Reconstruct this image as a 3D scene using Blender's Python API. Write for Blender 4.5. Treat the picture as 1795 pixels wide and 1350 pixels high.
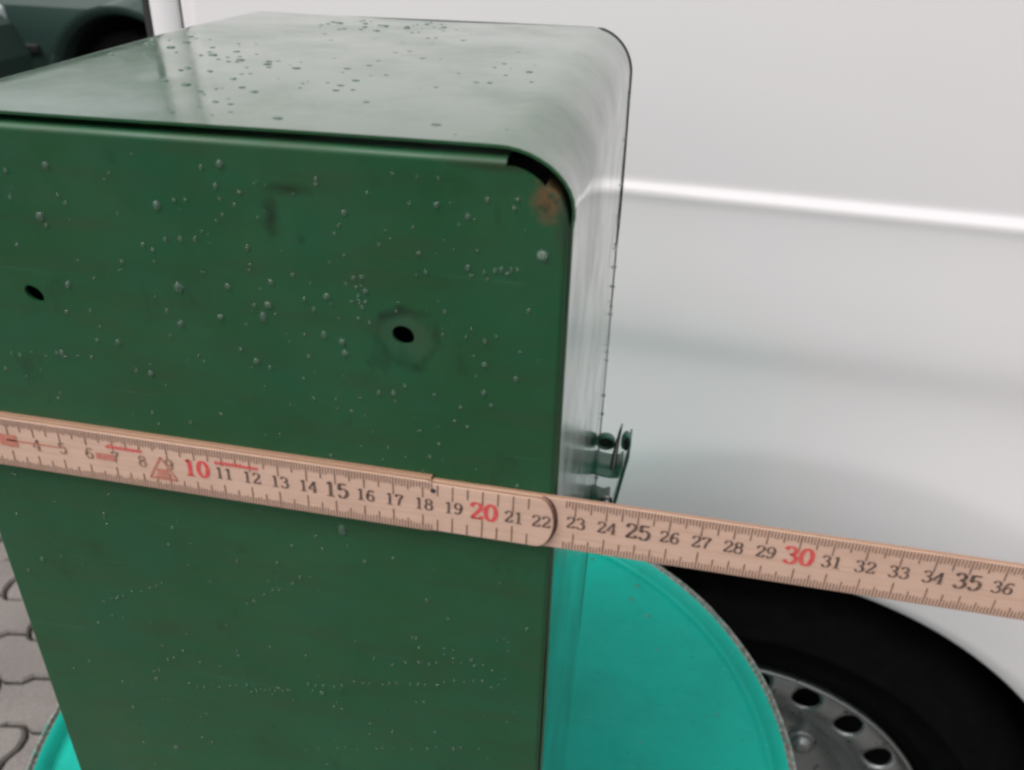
import bpy, bmesh, math, random
from mathutils import Vector, Matrix, noise
random.seed(7)
S = bpy.context.scene
for o in list(bpy.data.objects): bpy.data.objects.remove(o)
PI = math.pi
R = math.radians
H = 1.22                                   # height of the camera above the paving

# ------------------------------------------------------------------ camera
cd = bpy.data.cameras.new('camera'); cam = bpy.data.objects.new('camera', cd); S.collection.objects.link(cam)
cx = Vector((0.98332738, 0.1804372, 0.02257631))
cy = -Vector((0.10836101, -0.48173062, -0.86959387))
cz = -Vector((-0.14603139, 0.85754185, -0.49325126))
cam.matrix_world = Matrix(((cx.x, cy.x, cz.x, 0), (cx.y, cy.y, cz.y, 0), (cx.z, cy.z, cz.z, H), (0, 0, 0, 1)))
cd.sensor_fit = 'HORIZONTAL'; cd.sensor_width = 36.0; cd.lens = 36.0*1518.45/1795
cd.clip_start = 0.01; cd.clip_end = 500
cd.dof.use_dof = True; cd.dof.focus_distance = 0.36; cd.dof.aperture_fstop = 17
S.camera = cam

# ------------------------------------------------------------------ light
W = bpy.data.worlds.new('World'); S.world = W; W.use_nodes = True
nt = W.node_tree; nt.nodes.clear()
SUN_EL, SUN_AZ = 58, 232                   # degrees; azimuth measured from +Y clockwise
sky = nt.nodes.new('ShaderNodeTexSky'); sky.sky_type = 'NISHITA'; sky.sun_disc = False
sky.sun_elevation = R(SUN_EL); sky.sun_rotation = R(SUN_AZ); sky.air_density = 1.6; sky.dust_density = 5.0; sky.ozone_density = 1.0
hs = nt.nodes.new('ShaderNodeHueSaturation'); hs.inputs['Saturation'].default_value = 0.13
bg = nt.nodes.new('ShaderNodeBackground'); bg.inputs['Strength'].default_value = 0.15
wo = nt.nodes.new('ShaderNodeOutputWorld')
nt.links.new(sky.outputs[0], hs.inputs['Color']); nt.links.new(hs.outputs[0], bg.inputs[0]); nt.links.new(bg.outputs[0], wo.inputs[0])
sd = bpy.data.lights.new('sun', 'SUN'); sd.energy = 0.75; sd.angle = R(30); sd.color = (1, .96, .9)
sun = bpy.data.objects.new('sun', sd); S.collection.objects.link(sun)
ca, sa, ce, se = math.cos(R(SUN_AZ)), math.sin(R(SUN_AZ)), math.cos(R(SUN_EL)), math.sin(R(SUN_EL))
sun.rotation_euler = Vector((-sa*ce, -ca*ce, -se)).to_track_quat('-Z', 'Y').to_euler()
S.view_settings.view_transform = 'Standard'; S.view_settings.look = 'None'
S.view_settings.exposure = 0.29; S.view_settings.gamma = 1.0
S.view_settings.use_curve_mapping = False
S.render.engine = 'CYCLES'
S.cycles.pixel_filter_type = 'BLACKMAN_HARRIS'; S.cycles.filter_width = 2.7

# ------------------------------------------------------------------ helpers
def link(o): S.collection.objects.link(o); return o
def empty(name, loc=(0, 0, 0), rz=0, label=None, cat=None, group=None, rot=None):
    o = link(bpy.data.objects.new(name, None)); o.location = loc
    o.rotation_euler = rot if rot else (0, 0, rz); o.empty_display_size = .05
    if label: o['label'] = label
    if cat: o['category'] = cat
    if group: o['group'] = group
    return o
def obj(name, bm, mat, parent=None, smooth=False, doubles=0):
    if doubles: bmesh.ops.remove_doubles(bm, verts=bm.verts, dist=doubles)
    bmesh.ops.recalc_face_normals(bm, faces=bm.faces)
    me = bpy.data.meshes.new(name); bm.to_mesh(me); bm.free()
    if smooth: me.polygons.foreach_set('use_smooth', [True]*len(me.polygons))
    if mat: me.materials.append(mat)
    o = link(bpy.data.objects.new(name, me))
    if parent: o.parent = parent
    return o
def solid(o, t, off=-1):
    m = o.modifiers.new('thickness', 'SOLIDIFY'); m.thickness = t; m.offset = off; return o
def bevel(o, w, seg=2, ang=35):
    m = o.modifiers.new('bevel', 'BEVEL'); m.width = w; m.segments = seg; m.limit_method = 'ANGLE'; m.angle_limit = R(ang)
    m.harden_normals = False; return o
def box(bm, x0, x1, y0, y1, z0, z1):
    v = [bm.verts.new((x, y, z)) for z in (z0, z1) for x, y in ((x0, y0), (x1, y0), (x1, y1), (x0, y1))]
    for f in ((0, 3, 2, 1), (4, 5, 6, 7), (0, 1, 5, 4), (1, 2, 6, 5), (2, 3, 7, 6), (3, 0, 4, 7)): bm.faces.new([v[i] for i in f])
    return v
def prism(bm, pts, a, b, f):
    """polygon pts extruded between a and b; f(p, t) gives the 3-D point"""
    A = [bm.verts.new(f(p, a)) for p in pts]; B = [bm.verts.new(f(p, b)) for p in pts]
    n = len(pts); bm.faces.new(A); bm.faces.new(B[::-1])
    for i in range(n): bm.faces.new((A[i], B[i], B[(i+1) % n], A[(i+1) % n]))
def strip(bm, pts, a, b, f):
    A = [bm.verts.new(f(p, a)) for p in pts]; B = [bm.verts.new(f(p, b)) for p in pts]
    for i in range(len(pts)-1): bm.faces.new((A[i], A[i+1], B[i+1], B[i]))
def lathe(bm, prof, n, f, closed=True):
    """prof: (radius, depth) pairs; f(r, ang, d) gives the point"""
    rings = [[bm.verts.new(f(r, 2*PI*k/n, d)) for k in range(n)] for r, d in prof]
    for a, b in zip(rings, rings[1:]):
        for k in range(n): bm.faces.new((a[k], a[(k+1) % n], b[(k+1) % n], b[k]))
    return rings
def sphere_bits(bm, c, nrm, rx, ry, h, n=8, tang=None):
    nrm = nrm.normalized(); t = (tang or Vector((1, 0, 0))); t = (t-nrm*t.dot(nrm)).normalized(); b = nrm.cross(t)
    prev = None
    for k, ph in enumerate((0, 32, 62)):
        cr, sr = math.cos(R(ph)), math.sin(R(ph))
        ring = []
        for i in range(n):
            w_ = 1+.30*noise.noise(Vector((c.x*900+1.3*math.cos(2*PI*i/n), c.z*900+1.3*math.sin(2*PI*i/n), c.y*900)))
            ring.append(bm.verts.new(c+t*(rx*w_*cr*math.cos(2*PI*i/n))+b*(ry*w_*cr*math.sin(2*PI*i/n))+nrm*(h*sr)))
        if prev:
            for i in range(n): bm.faces.new((prev[i], prev[(i+1) % n], ring[(i+1) % n], ring[i]))
        prev = ring
    top = bm.verts.new(c+nrm*h)
    for i in range(n): bm.faces.new((prev[i], prev[(i+1) % n], top))
def smooth01(a, b, x):
    t = max(0., min(1., (x-a)/(b-a))); return t*t*(3-2*t)

# ------------------------------------------------------------------ materials
class M:
    def __init__(s, name, color=(.5, .5, .5), rough=.5, **kw):
        s.m = bpy.data.materials.new(name); s.m.use_nodes = True; s.nt = s.m.node_tree
        s.p = s.nt.nodes['Principled BSDF']
        s.p.inputs['Base Color'].default_value = (*color, 1); s.p.inputs['Roughness'].default_value = rough
        for k, v in kw.items(): s.p.inputs[k.replace('_', ' ')].default_value = v
        s._tc = None
    def n(s, t, **kw):
        x = s.nt.nodes.new(t)
        for k, v in kw.items(): setattr(x, k, v)
        return x
    def l(s, a, b): s.nt.links.new(a, b)
    def co(s):
        if not s._tc: s._tc = s.n('ShaderNodeTexCoord')
        return s._tc.outputs['Object']
    def mapped(s, scale=(1, 1, 1), loc=(0, 0, 0), rot=(0, 0, 0)):
        mp = s.n('ShaderNodeMapping'); mp.inputs['Scale'].default_value = scale; mp.inputs['Location'].default_value = loc; mp.inputs['Rotation'].default_value = rot
        s.l(s.co(), mp.inputs['Vector']); return mp.outputs[0]
    def noise(s, scale, detail=4, rough=.55, vec=None, dist=0):
        x = s.n('ShaderNodeTexNoise'); x.inputs['Scale'].default_value = scale; x.inputs['Detail'].default_value = detail
        x.inputs['Roughness'].default_value = rough; x.inputs['Distortion'].default_value = dist
        s.l(vec if vec else s.co(), x.inputs['Vector']); return x.outputs['Fac']
    def ramp(s, fac, stops):
        r = s.n('ShaderNodeValToRGB'); e = r.color_ramp.elements
        while len(e) < len(stops): e.new(.5)
        for i, (p, c) in enumerate(stops):
            e[i].position = p; e[i].color = (*c, 1) if isinstance(c, tuple) else (c, c, c, 1)
        s.l(fac, r.inputs[0]); return r.outputs[0]
    def math(s, op, a, b=None, clamp=False):
        x = s.n('ShaderNodeMath', operation=op); x.use_clamp = clamp
        for i, v in enumerate((a, b)):
            if v is None: continue
            if isinstance(v, (int, float)): x.inputs[i].default_value = v
            else: s.l(v, x.inputs[i])
        return x.outputs[0]
    def mix(s, fac, a, b, blend='MIX'):
        x = s.n('ShaderNodeMix', data_type='RGBA', blend_type=blend)
        for sock, v in ((x.inputs[0], fac), (x.inputs[6], a), (x.inputs[7], b)):
            if isinstance(v, tuple): sock.default_value = (*v, 1)
            elif isinstance(v, (int, float)): sock.default_value = v
            else: s.l(v, sock)
        return x.outputs[2]
    def spot(s, c, rad, sc=(1, 1, 1), warp=None, soft=.5):
        """1 inside an ellipsoid round c fading to 0 at its edge (object coordinates)"""
        v = s.mapped(tuple(1/(rad*k) for k in sc), tuple(-ci/(rad*k) for ci, k in zip(c, sc)))
        if warp:
            nn = s.n('ShaderNodeTexNoise'); nn.inputs['Scale'].default_value = warp[0]; s.l(s.co(), nn.inputs['Vector'])
            vm = s.n('ShaderNodeVectorMath', operation='MULTIPLY_ADD'); s.l(nn.outputs['Color'], vm.inputs[0]); vm.inputs[1].default_value = (warp[1],)*3; vm.inputs[2].default_value = (-warp[1]/2,)*3
            ad = s.n('ShaderNodeVectorMath', operation='ADD'); s.l(v, ad.inputs[0]); s.l(vm.outputs[0], ad.inputs[1]); v = ad.outputs[0]
        ln = s.n('ShaderNodeVectorMath', operation='LENGTH'); s.l(v, ln.inputs[0])
        mr = s.n('ShaderNodeMapRange'); mr.inputs['From Min'].default_value = 1; mr.inputs['From Max'].default_value = 1-soft
        s.l(ln.outputs['Value'], mr.inputs[0]); return mr.outputs[0]
    def color(s, c): s.l(c, s.p.inputs['Base Color'])
    def rough(s, c): s.l(c, s.p.inputs['Roughness'])
    def bump(s, h, strength=.2, dist=.001):
        b = s.n('ShaderNodeBump'); b.inputs['Strength'].default_value = strength; b.inputs['Distance'].default_value = dist
        s.l(h, b.inputs['Height']); s.l(b.outputs[0], s.p.inputs['Normal'])
        return b

# old green enamel, wet
def green_paint(name, panel):
    m = M(name, rough=.22)
    big = m.noise(14, 5, .6); fine = m.noise(160, 3, .6)
    c = m.ramp(big, [(.3, (.011, .068, .024)), (.5, (.016, .080, .031)), (.72, (.024, .092, .037))])
    c = m.mix(m.ramp(fine, [(.45, 0.), (.8, .5)]), c, (.020, .085, .045))
    if panel:
        c = m.mix(m.math('MULTIPLY', m.spot((-.1071, .2186, H-.0800), .0065, (.5, 3, 1.2), (260, .9), .9), 1.0), c, (.010, .016, .008))     # dark smear
        c = m.mix(m.math('MULTIPLY', m.spot((-.1015, .2186, H-.0720), .007, (1.3, 3, .35), (260, .8), .9), .85), c, (.012, .020, .008))
        c = m.mix(m.math('MULTIPLY', m.spot((-.0985, .2186, H-.0862), .0018, (1, 3, 1), (300, .6), .7), .8), c, (.012, .022, .012))
        c = m.mix(m.math('MULTIPLY', m.spot((-.0420, .2186, H-.0612), .016, (1.2, 3, .14), (200, .8), .9), .7), c, (.022, .026, .014))
        ring = m.math('SUBTRACT', m.spot((-.0692, .2186, H-.1140), .0112, (1, 3, 1.05), (140, .6), .25), m.spot((-.0692, .2186, H-.1140), .0092, (1, 3, 1), (140, .6), .3), True)
        c = m.mix(m.math('MULTIPLY', m.math('MULTIPLY', ring, m.ramp(m.noise(90, 3), [(.36, .15), (.55, 1.)])), .95), c, (.007, .016, .010))
        c = m.mix(m.math('MULTIPLY', m.spot((-.0685, .2186, H-.1135), .0085, (1, 3, 1), (200, .5), .5), .38), c, (.060, .090, .060))
        rust = m.spot((-.0284, .2186, H-.0690), .0072, (.8, 3, 1.2), (230, 1.1), .6)
        c = m.mix(m.math('MULTIPLY', rust, .95), c, m.ramp(m.noise(420, 3), [(.3, (.045, .03, .016)), (.55, (.20, .075, .035)), (.75, (.07, .07, .05))]))
        c = m.mix(m.math('MULTIPLY', m.spot((-.0245, .2186, H-.0760), .0070, (.45, 3, 1.6), (230, .8), .8), .6), c, (.035, .035, .026))
        c = m.mix(m.math('MULTIPLY', m.spot((-.0300, .2186, H-.0845), .0013, (1, 3, 1.3), (300, .5), .3), .8), c, (.30, .36, .32))
        gr = m.noise(60, 4, .6, m.mapped((.35, 1, 2.2), rot=(0, R(-14), 0)))
        c = m.mix(m.ramp(gr, [(.45, 0.), (.75, .5)]), c, (.032, .050, .024))
        c = m.mix(m.ramp(m.noise(38, 5, .65), [(.45, 0.), (.75, .6)]), c, (.012, .088, .045))
        c = m.mix(m.ramp(m.noise(90, 6, .75, m.mapped((1, 1, .5))), [(.60, 0.), (.68, .4)]), c, (.012, .040, .020))
        sc_ = m.noise(26, 2, .5, m.mapped((.5, 1, 16), rot=(0, R(28), 0)))
        c = m.mix(m.ramp(sc_, [(.70, 0.), (.73, .35), (.76, 0.)]), c, (.055, .12, .075))
        h = m.math('ADD', m.math('MULTIPLY', m.noise(45, 3), .6), m.math('MULTIPLY', m.noise(420, 2), .10))
        m.bump(h, .22, .0012)
        m.rough(m.ramp(m.noise(40, 4), [(.3, .30), (.7, .52)])); m.p.inputs['Specular IOR Level'].default_value = .34
    else:
        h = m.math('ADD', m.noise(22, 3), m.math('MULTIPLY', m.noise(260, 3), .05))
        m.bump(h, .16, .0010)
        m.rough(m.ramp(m.noise(30, 4), [(.3, .12), (.75, .26)]))
        m.p.inputs['Coat Weight'].default_value = 1.0; m.p.inputs['Coat Roughness'].default_value = .10; m.p.inputs['Coat IOR'].default_value = 1.5
        m.p.inputs['IOR'].default_value = 1.6
        m.l(m.ramp(m.noise(16, 6, .65), [(.36, .45), (.58, 1.)]), m.p.inputs['Coat Weight'])
        m.l(m.ramp(m.noise(48, 5, .6), [(.35, .06), (.7, .22)]), m.p.inputs['Coat Roughness'])
    m.color(c)
    return m.m
GREEN = green_paint('green enamel', False)
PANEL = green_paint('green enamel worn', True)
LATCH = M('latch enamel', (.035, .15, .095), .38, Coat_Weight=.25, Coat_Roughness=.1).m
DARK = M('black rubber and gap shade', (.012, .012, .013), .6).m  # black for rubber, and for strips that stand in for gap shade
GAPM = M('cavity shade', (.008, .009, .008), .8).m  # black that stands in for the shade inside hollow parts
STEEL = M('bare steel', (.42, .42, .41), .3, Metallic=1.0).m
WATER = M('water', (.55, .72, .62), 0.02, Transmission_Weight=.90, IOR=1.33).m  # pale tint stands in for the light that drops focus

t = M('teal paint', rough=.45, Specular_IOR_Level=.22)
tc = t.ramp(t.noise(9, 4), [(.3, (.0005, .34, .265)), (.7, (.001, .38, .30))])
tc = t.mix(t.ramp(t.noise(230, 2, .5), [(.70, 0.), (.76, .55)]), tc, (.004, .12, .10))
tc = t.mix(t.ramp(t.noise(22, 6, .7), [(.48, 0.), (.75, .40)]), tc, (.004, .20, .165))
tc = t.mix(t.ramp(t.noise(34, 2, .5, t.mapped((1, 14, 1), rot=(0, 0, R(37)))), [(.70, 0.), (.72, .4), (.75, 0.)]), tc, (.10, .45, .40))
t.color(tc); t.bump(t.noise(60, 3), .12, .001); t.rough(t.ramp(t.noise(35, 4), [(.3, .40), (.7, .58)])); TEAL = t.m
t = M('chipped chime', rough=.4)
ch = t.ramp(t.noise(260, 5, .7), [(.36, 0.), (.50, 1.)])
t.color(t.mix(ch, (.010, .21, .16), t.ramp(t.noise(300, 3), [(.35, (.10, .075, .06)), (.65, (.30, .29, .27))]))); t.bump(t.noise(500, 3), .4, .0006); CHIME = t.m

t = M('white car paint', (.80, .79, .80), .35, Coat_Weight=1.0, Coat_Roughness=.04)
t.color(t.mix(t.ramp(t.noise(5, 5, .6, t.mapped((1, 1, .5))), [(.4, 0.), (.8, .25)]), (.83, .79, .81), (.77, .735, .755)))
t.bump(t.noise(2.2, 1), .05, .01); WHITE = t.m
t = M('tyre rubber', rough=.85, Specular_IOR_Level=.06)
t.color(t.ramp(t.noise(60, 4), [(.3, (.0015, .0018, .0016)), (.7, (.0035, .0038, .0035))])); t.bump(t.noise(350, 3), .3, .001); TYRE = t.m
t = M('silver wheel paint', rough=.34, Metallic=.75)
c = t.ramp(t.noise(20, 4), [(.3, (.26, .27, .27)), (.7, (.36, .37, .37))])
c = t.mix(t.ramp(t.noise(170, 1, .3), [(.69, 0.), (.72, .9)]), c, (.03, .03, .03))
t.color(c); t.bump(t.noise(120, 3), .1, .001); RIM = t.m
LINER = M('wheel arch liner', (.006, .006, .006), .85).m

t = M('paver concrete', rough=.75)
oi = t.n('ShaderNodeObjectInfo')
geo = t.n('ShaderNodeNewGeometry')
wn = t.n('ShaderNodeTexNoise'); wn.inputs['Scale'].default_value = 6; wn.inputs['Detail'].default_value = 6; t.l(geo.outputs['Position'], wn.inputs['Vector'])
wf = t.n('ShaderNodeTexNoise'); wf.inputs['Scale'].default_value = 220; wf.inputs['Detail'].default_value = 3; t.l(geo.outputs['Position'], wf.inputs['Vector'])
c = t.ramp(wn.outputs['Fac'], [(.3, (.115, .098, .088)), (.55, (.17, .146, .133)), (.8, (.205, .18, .166))])
c = t.mix(t.ramp(wf.outputs['Fac'], [(.4, 0.), (.75, .45)]), c, (.30, .285, .27))
c = t.mix(t.math('MULTIPLY', oi.outputs['Random'], .45), c, (.17, .145, .135))
t.color(c); t.bump(wf.outputs['Fac'], .5, .002); t.rough(t.ramp(wn.outputs['Fac'], [(.3, .35), (.6, .7)])); PAVER = t.m
t = M('joint sand', rough=.95); t.color(t.ramp(t.noise(40, 5), [(.3, (.018, .016, .013)), (.7, (.04, .036, .03))])); t.bump(t.noise(300, 3), .8, .003); SAND = t.m

t = M('ruler wood', rough=.45)
g = t.noise(30, 6, .65, t.mapped((1, 60, 22)))
c = t.ramp(g, [(.25, (.56, .36, .27)), (.5, (.64, .425, .33)), (.75, (.69, .47, .37))])
c = t.mix(t.ramp(t.noise(55, 4), [(.5, 0.), (.8, .35)]), c, (.47, .31, .25))
t.co(); sx_ = t.n('ShaderNodeSeparateXYZ'); t.l(t._tc.outputs['Normal'], sx_.inputs[0])
c = t.mix(t.ramp(t.math('ABSOLUTE', sx_.outputs['Y']), [(.35, .8), (.75, 0.)]), c, (.24, .125, .065))
t.color(c); t.bump(g, .15, .0003); WOOD = t.m
WOODEDGE = M('ruler edge stain', (.20, .075, .035), .6).m
def ink(name, col, thin=.0):
    m = M(name, col, .6)
    w = m.ramp(m.noise(900, 2), [(.35, 0.), (.8, .45+thin)])
    m.color(m.mix(w, col, (.52, .31, .20))); return m.m
FADED = ink('faded black print', (.20, .11, .09), .45)
BLACKINK = ink('black print', (.075, .048, .048))
TICKINK = ink('tick print', (.13, .065, .045))
REDINK = ink('red print', (.70, .045, .065))
FAINTRED = ink('faded red print', (.52, .15, .12), .3)
MARK = ink('pen mark', (.07, .02, .025))

t = M('dark green car paint', (.030, .060, .051), .4, Specular_IOR_Level=.4); CARGREEN = t.m
CARDARK = M('black green car paint', (.014, .034, .025), .45, Specular_IOR_Level=.3).m
CARGLASS = M('car window glass', (.015, .02, .02), .03, Coat_Weight=1.0).m
LAMP = M('headlamp glass', (.62, .68, .68), .12, Coat_Weight=1.0).m
PLASTIC = M('black trim', (.018, .018, .019), .5).m
REDLAMP = M('tail lamp', (.28, .01, .01), .15, Coat_Weight=1.0).m

# ------------------------------------------------------------------ ground: interlocking pavers
bm = bmesh.new(); v = [bm.verts.new(p) for p in ((-60, -60, -.012), (60, -60, -.012), (60, 60, -.012), (-60, 60, -.012))]; bm.faces.new(v)
ground = obj('ground', bm, SAND); ground['kind'] = 'structure'
PL, PW, GAP, AMP = .2, .1, .0065, .0062
def tri(u): u = u % 1.0; return 4*abs(u-.5)-1
def wave(u):
    return max(-1, min(1, 3.6*tri(u)))
def paver_pts(scale=1.0):
    pts = []; n = 24
    for i in range(n): a = i/n; pts.append((-PL/2+GAP/2+(PL-GAP)*a, -PW/2+GAP/2+AMP*wave(a*2+.25)))
    for i in range(8): a = i/8; pts.append((PL/2-GAP/2+AMP*wave(a+.25), -PW/2+GAP/2+(PW-GAP)*a+AMP*wave(.25)*0+AMP*wave(2.25)*(1)))
    for i in range(n): a = i/n; pts.append((PL/2-GAP/2-(PL-GAP)*a, PW/2-GAP/2+AMP*wave((1-a)*2+.25)))
    for i in range(8): a = i/8; pts.append((-PL/2+GAP/2+AMP*wave((1-a)+.25), PW/2-GAP/2-(PW-GAP)*a+AMP*wave(.25)))
    out = []
    for p in pts:
        if not out or (Vector(p)-Vector(out[-1])).length > .002: out.append(p)
    return out
PP = paver_pts()
def paver_geo(bm, ox, oy, oz, ang=0):
    rows = []
    for k, (sh, z) in enumerate(((0, -.03), (0, -.005), (.004, 0))):
        rows.append([bm.verts.new((ox+p[0]*(1-sh/PL*2), oy+p[1]*(1-sh/PW*2), oz+z)) for p in PP])
    n = len(PP)
    for a, b in zip(rows, rows[1:]):
        for i in range(n): bm.faces.new((a[i], a[(i+1) % n], b[(i+1) % n], b[i]))
    bm.faces.new(rows[-1])
bm = bmesh.new(); paver_geo(bm, 0, 0, 0)
bmesh.ops.recalc_face_normals(bm, faces=bm.faces)
paver_me = bpy.data.meshes.new('paver'); bm.to_mesh(paver_me); bm.free(); paver_me.materials.append(PAVER)
PROT = R(9)
cells = []
for j in range(-44, 72):
    for i in range(-34, 16):
        lx = (i+.5*(j % 2))*PL; ly = j*PW
        x = lx*math.cos(PROT)-ly*math.sin(PROT); y = lx*math.sin(PROT)+ly*math.cos(PROT)
        if -5.5 < x < 2.2 and -2.2 < y < 6: cells.append(((x+1.02)**2+(y-.98)**2, x, y))
cells.sort()
rest = bmesh.new()
for k, (d, x, y) in enumerate(cells):
    oz = random.uniform(-.002, .002)
    if k < 220:
        o = link(bpy.data.objects.new('paver', paver_me)); o.location = (x, y, oz); o.rotation_euler = (R(random.uniform(-.5, .5)), R(random.uniform(-.5, .5)), PROT); o.parent = ground
    else:
        nv = len(rest.verts)
        c, s = math.cos(PROT), math.sin(PROT)
        rows = []
        for sh, z in ((0, -.03), (0, -.005), (.004, 0)):
            rows.append([rest.verts.new((x+(p[0]*c-p[1]*s)*(1-sh/PL), y+(p[0]*s+p[1]*c)*(1-sh/PL), oz+z)) for p in PP])
        n = len(PP)
        for a, b in zip(rows[1:], rows[2:]):
            for i in range(n): rest.faces.new((a[i], a[(i+1) % n], b[(i+1) % n], b[i]))
        rest.faces.new(rows[-1])
ro = obj('paver_field', rest, PAVER, ground); ro['kind'] = 'stuff'

# ------------------------------------------------------------------ white van (local frame: x along its side, y away from the camera, z up)
VD = Vector((math.cos(R(-4.8447)), math.sin(R(-4.8447)), 0)); VN = Vector((-VD.y, VD.x, 0))
van = empty('van', VN*.66, R(-4.8447), 'white panel van parked behind the green box, steel wheel in its arch', 'van')
WC, WZ, RA = .09, .32, .350               # wheel centre along the side, its height, arch radius
REAR, GAPX, FRONT, TOPZ = -.4895, -.4565, 3.55, 1.92
WHEELS = (WC, WC+2.65)
def vo(s, z):
    """offset of the skin towards the camera"""
    o = 0.0
    # upper side leans in slightly above the crease
    zc = 1.022
    if z > zc: o -= .0032*smooth01(zc, zc+.008, z) + .030*((z-zc)/.9)**1.6
    o += .0010*math.exp(-((z-zc)/.005)**2)               # raised bead
    o += .0040*smooth01(1.015, .918, z)
    # narrow turned-under band, then the shoulder over the wheel
    hb = .004*smooth01(-.2, .3, s)
    o -= .0025*smooth01(.912+hb, .880-hb, z)
    o += .0085*smooth01(.876-hb, .74, z)
    o -= .0120*smooth01(.62, .30, z)
    for w in WHEELS:
        r = math.hypot(s-w, z-WZ)
        q = (.488-r)/(.488-RA)
        if z > .1 and q > -.05:                           # flare round the arch
            q2 = (q+.05)**2/.20 if q < .05 else q
            o -= .0185*min(q2, 1.05)
    if z > 1.75: o -= .16*smooth01(1.72, 1.95, z)**2
    return o
def vp(s, z, d=0.): return (s, -vo(s, z)+d, z)
def frange(a, b, n): return [a+(b-a)*i/n for i in range(n+1)]
zs = frange(.25, .62, 14)[:-1]+frange(.62, .98, 40)[:-1]+frange(.98, 1.05, 22)[:-1]+frange(1.05, 1.66, 16)[:-1]+frange(1.66, TOPZ, 14)
HB, HT = .55, None
ztop = min(zs, key=lambda q: abs(q-.92)); HT = ztop
def segs(a, b, st): n = max(1, int(round((b-a)/st))); return frange(a, b, n)
ss = segs(GAPX, WC-HB, .012)[:-1] if GAPX < WC-HB else []
# patches round each arch start at w-HB; the near one is cut off at the door gap
x0 = GAPX
xs_main = segs(GAPX, WC+HB, .014)[:-1]+segs(WC+HB, WHEELS[1]-HB, .05)[:-1]+segs(WHEELS[1]-HB, WHEELS[1]+HB, .03)[:-1]+segs(WHEELS[1]+HB, FRONT, .05)
bm = bmesh.new()
def patch(a, b, w):
    xx = [q for q in xs_main if a-1e-6 <= q <= b+1e-6]; zz = [q for q in zs if q <= HT+1e-6]
    loop = [(xx[-1], q) for q in zz]+[(q, HT) for q in xx[::-1][1:]]+[(xx[0], q) for q in zz[::-1][1:]]
    n = 30
    cols = []
    for (s, z) in loop:
        ang = math.atan2(z-WZ, s-w)
        c = []
        for k in range(n+1):
            f = (k/n); f = f
            c.append(bm.verts.new(vp(w+RA*math.cos(ang)*(1-f)+(s-w)*f, WZ+RA*math.sin(ang)*(1-f)+(z-WZ)*f)))
        # rolled lip
        lip = [bm.verts.new((w+(RA+dr)*math.cos(ang), -vo(w+RA*math.cos(ang), WZ+RA*math.sin(ang))+dd, WZ+(RA+dr)*math.sin(ang))) for dr, dd in ((-.003, .003), (-.003, .022), (.012, .030))]
        cols.append(lip[::-1]+c)
    for A, B in zip(cols, cols[1:]):
        for k in range(len(A)-1): bm.faces.new((A[k], A[k+1], B[k+1], B[k]))
patch(GAPX, WC+HB, WC); patch(WHEELS[1]-HB, WHEELS[1]+HB, WHEELS[1])
def gridpart(a, b, z0, z1):
    xx = [q for q in xs_main if a-1e-6 <= q <= b+1e-6]; zz = [q for q in zs if z0-1e-6 <= q <= z1+1e-6]
    g = [[bm.verts.new(vp(s, z)) for z in zz] for s in xx]
    for i in range(len(xx)-1):
        for j in range(len(zz)-1): bm.faces.new((g[i][j], g[i+1][j], g[i+1][j+1], g[i][j+1]))
gridpart(GAPX, FRONT, HT, TOPZ); gridpart(WC+HB, WHEELS[1]-HB, .25, HT); gridpart(WHEELS[1]+HB, FRONT, .25, HT)
# returned edge at the door gap
zz = zs
e = [bm.verts.new(vp(GAPX, z)) for z in zz]; e2 = [bm.verts.new((GAPX+.0015, -vo(GAPX, z)+.025, z)) for z in zz]
for j in range(len(zz)-1): bm.faces.new((e[j], e[j+1], e2[j+1], e2[j]))
side = obj('side_panel', bm, WHITE, van, True, 1e-5)
# rear door edge wrapping round the corner
bm = bmesh.new()
prof = [(GAPX-.0042, .024), (GAPX-.0042, .0015), (GAPX-.0055, 0), (REAR+.006, 0.0003), (REAR+.002, .002), (REAR+.0004, .006), (REAR, .014), (REAR, .85), (REAR, 1.62), (REAR+.03, 1.66)]
g = [[bm.verts.new((x, -vo(GAPX, z)+d, z)) for z in zs] for x, d in prof]
for a, b in zip(g, g[1:]):
    for j in range(len(zs)-1): bm.faces.new((a[j], a[j+1], b[j+1], b[j]))
obj('rear_door', bm, WHITE, van, True)
bm = bmesh.new()
for z0, z1 in zip(zs, zs[1:]):
    pass
g = [[bm.verts.new((x, -vo(GAPX, z)+d, z)) for z in zs] for x, d in ((REAR-.0003, .003), (REAR-.007, .005), (REAR-.0095, .014), (REAR-.007, .040), (REAR-.0003, .042))]
for a, b in zip(g, g[1:]):
    for j in range(len(zs)-1): bm.faces.new((a[j], a[j+1], b[j+1], b[j]))
obj('door_seal', bm, DARK, van, True)
bm = bmesh.new()
g = [[bm.verts.new((x, -vo(GAPX, z)+d, z)) for z in zs] for x, d in ((GAPX-.0044, .0035), (GAPX+.0003, .0035))]
for j in range(len(zs)-1): bm.faces.new((g[0][j], g[0][j+1], g[1][j+1], g[1][j]))
obj('gap_shade', bm, DARK, van)  # dark strip standing in for the shade in the door gap
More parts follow.
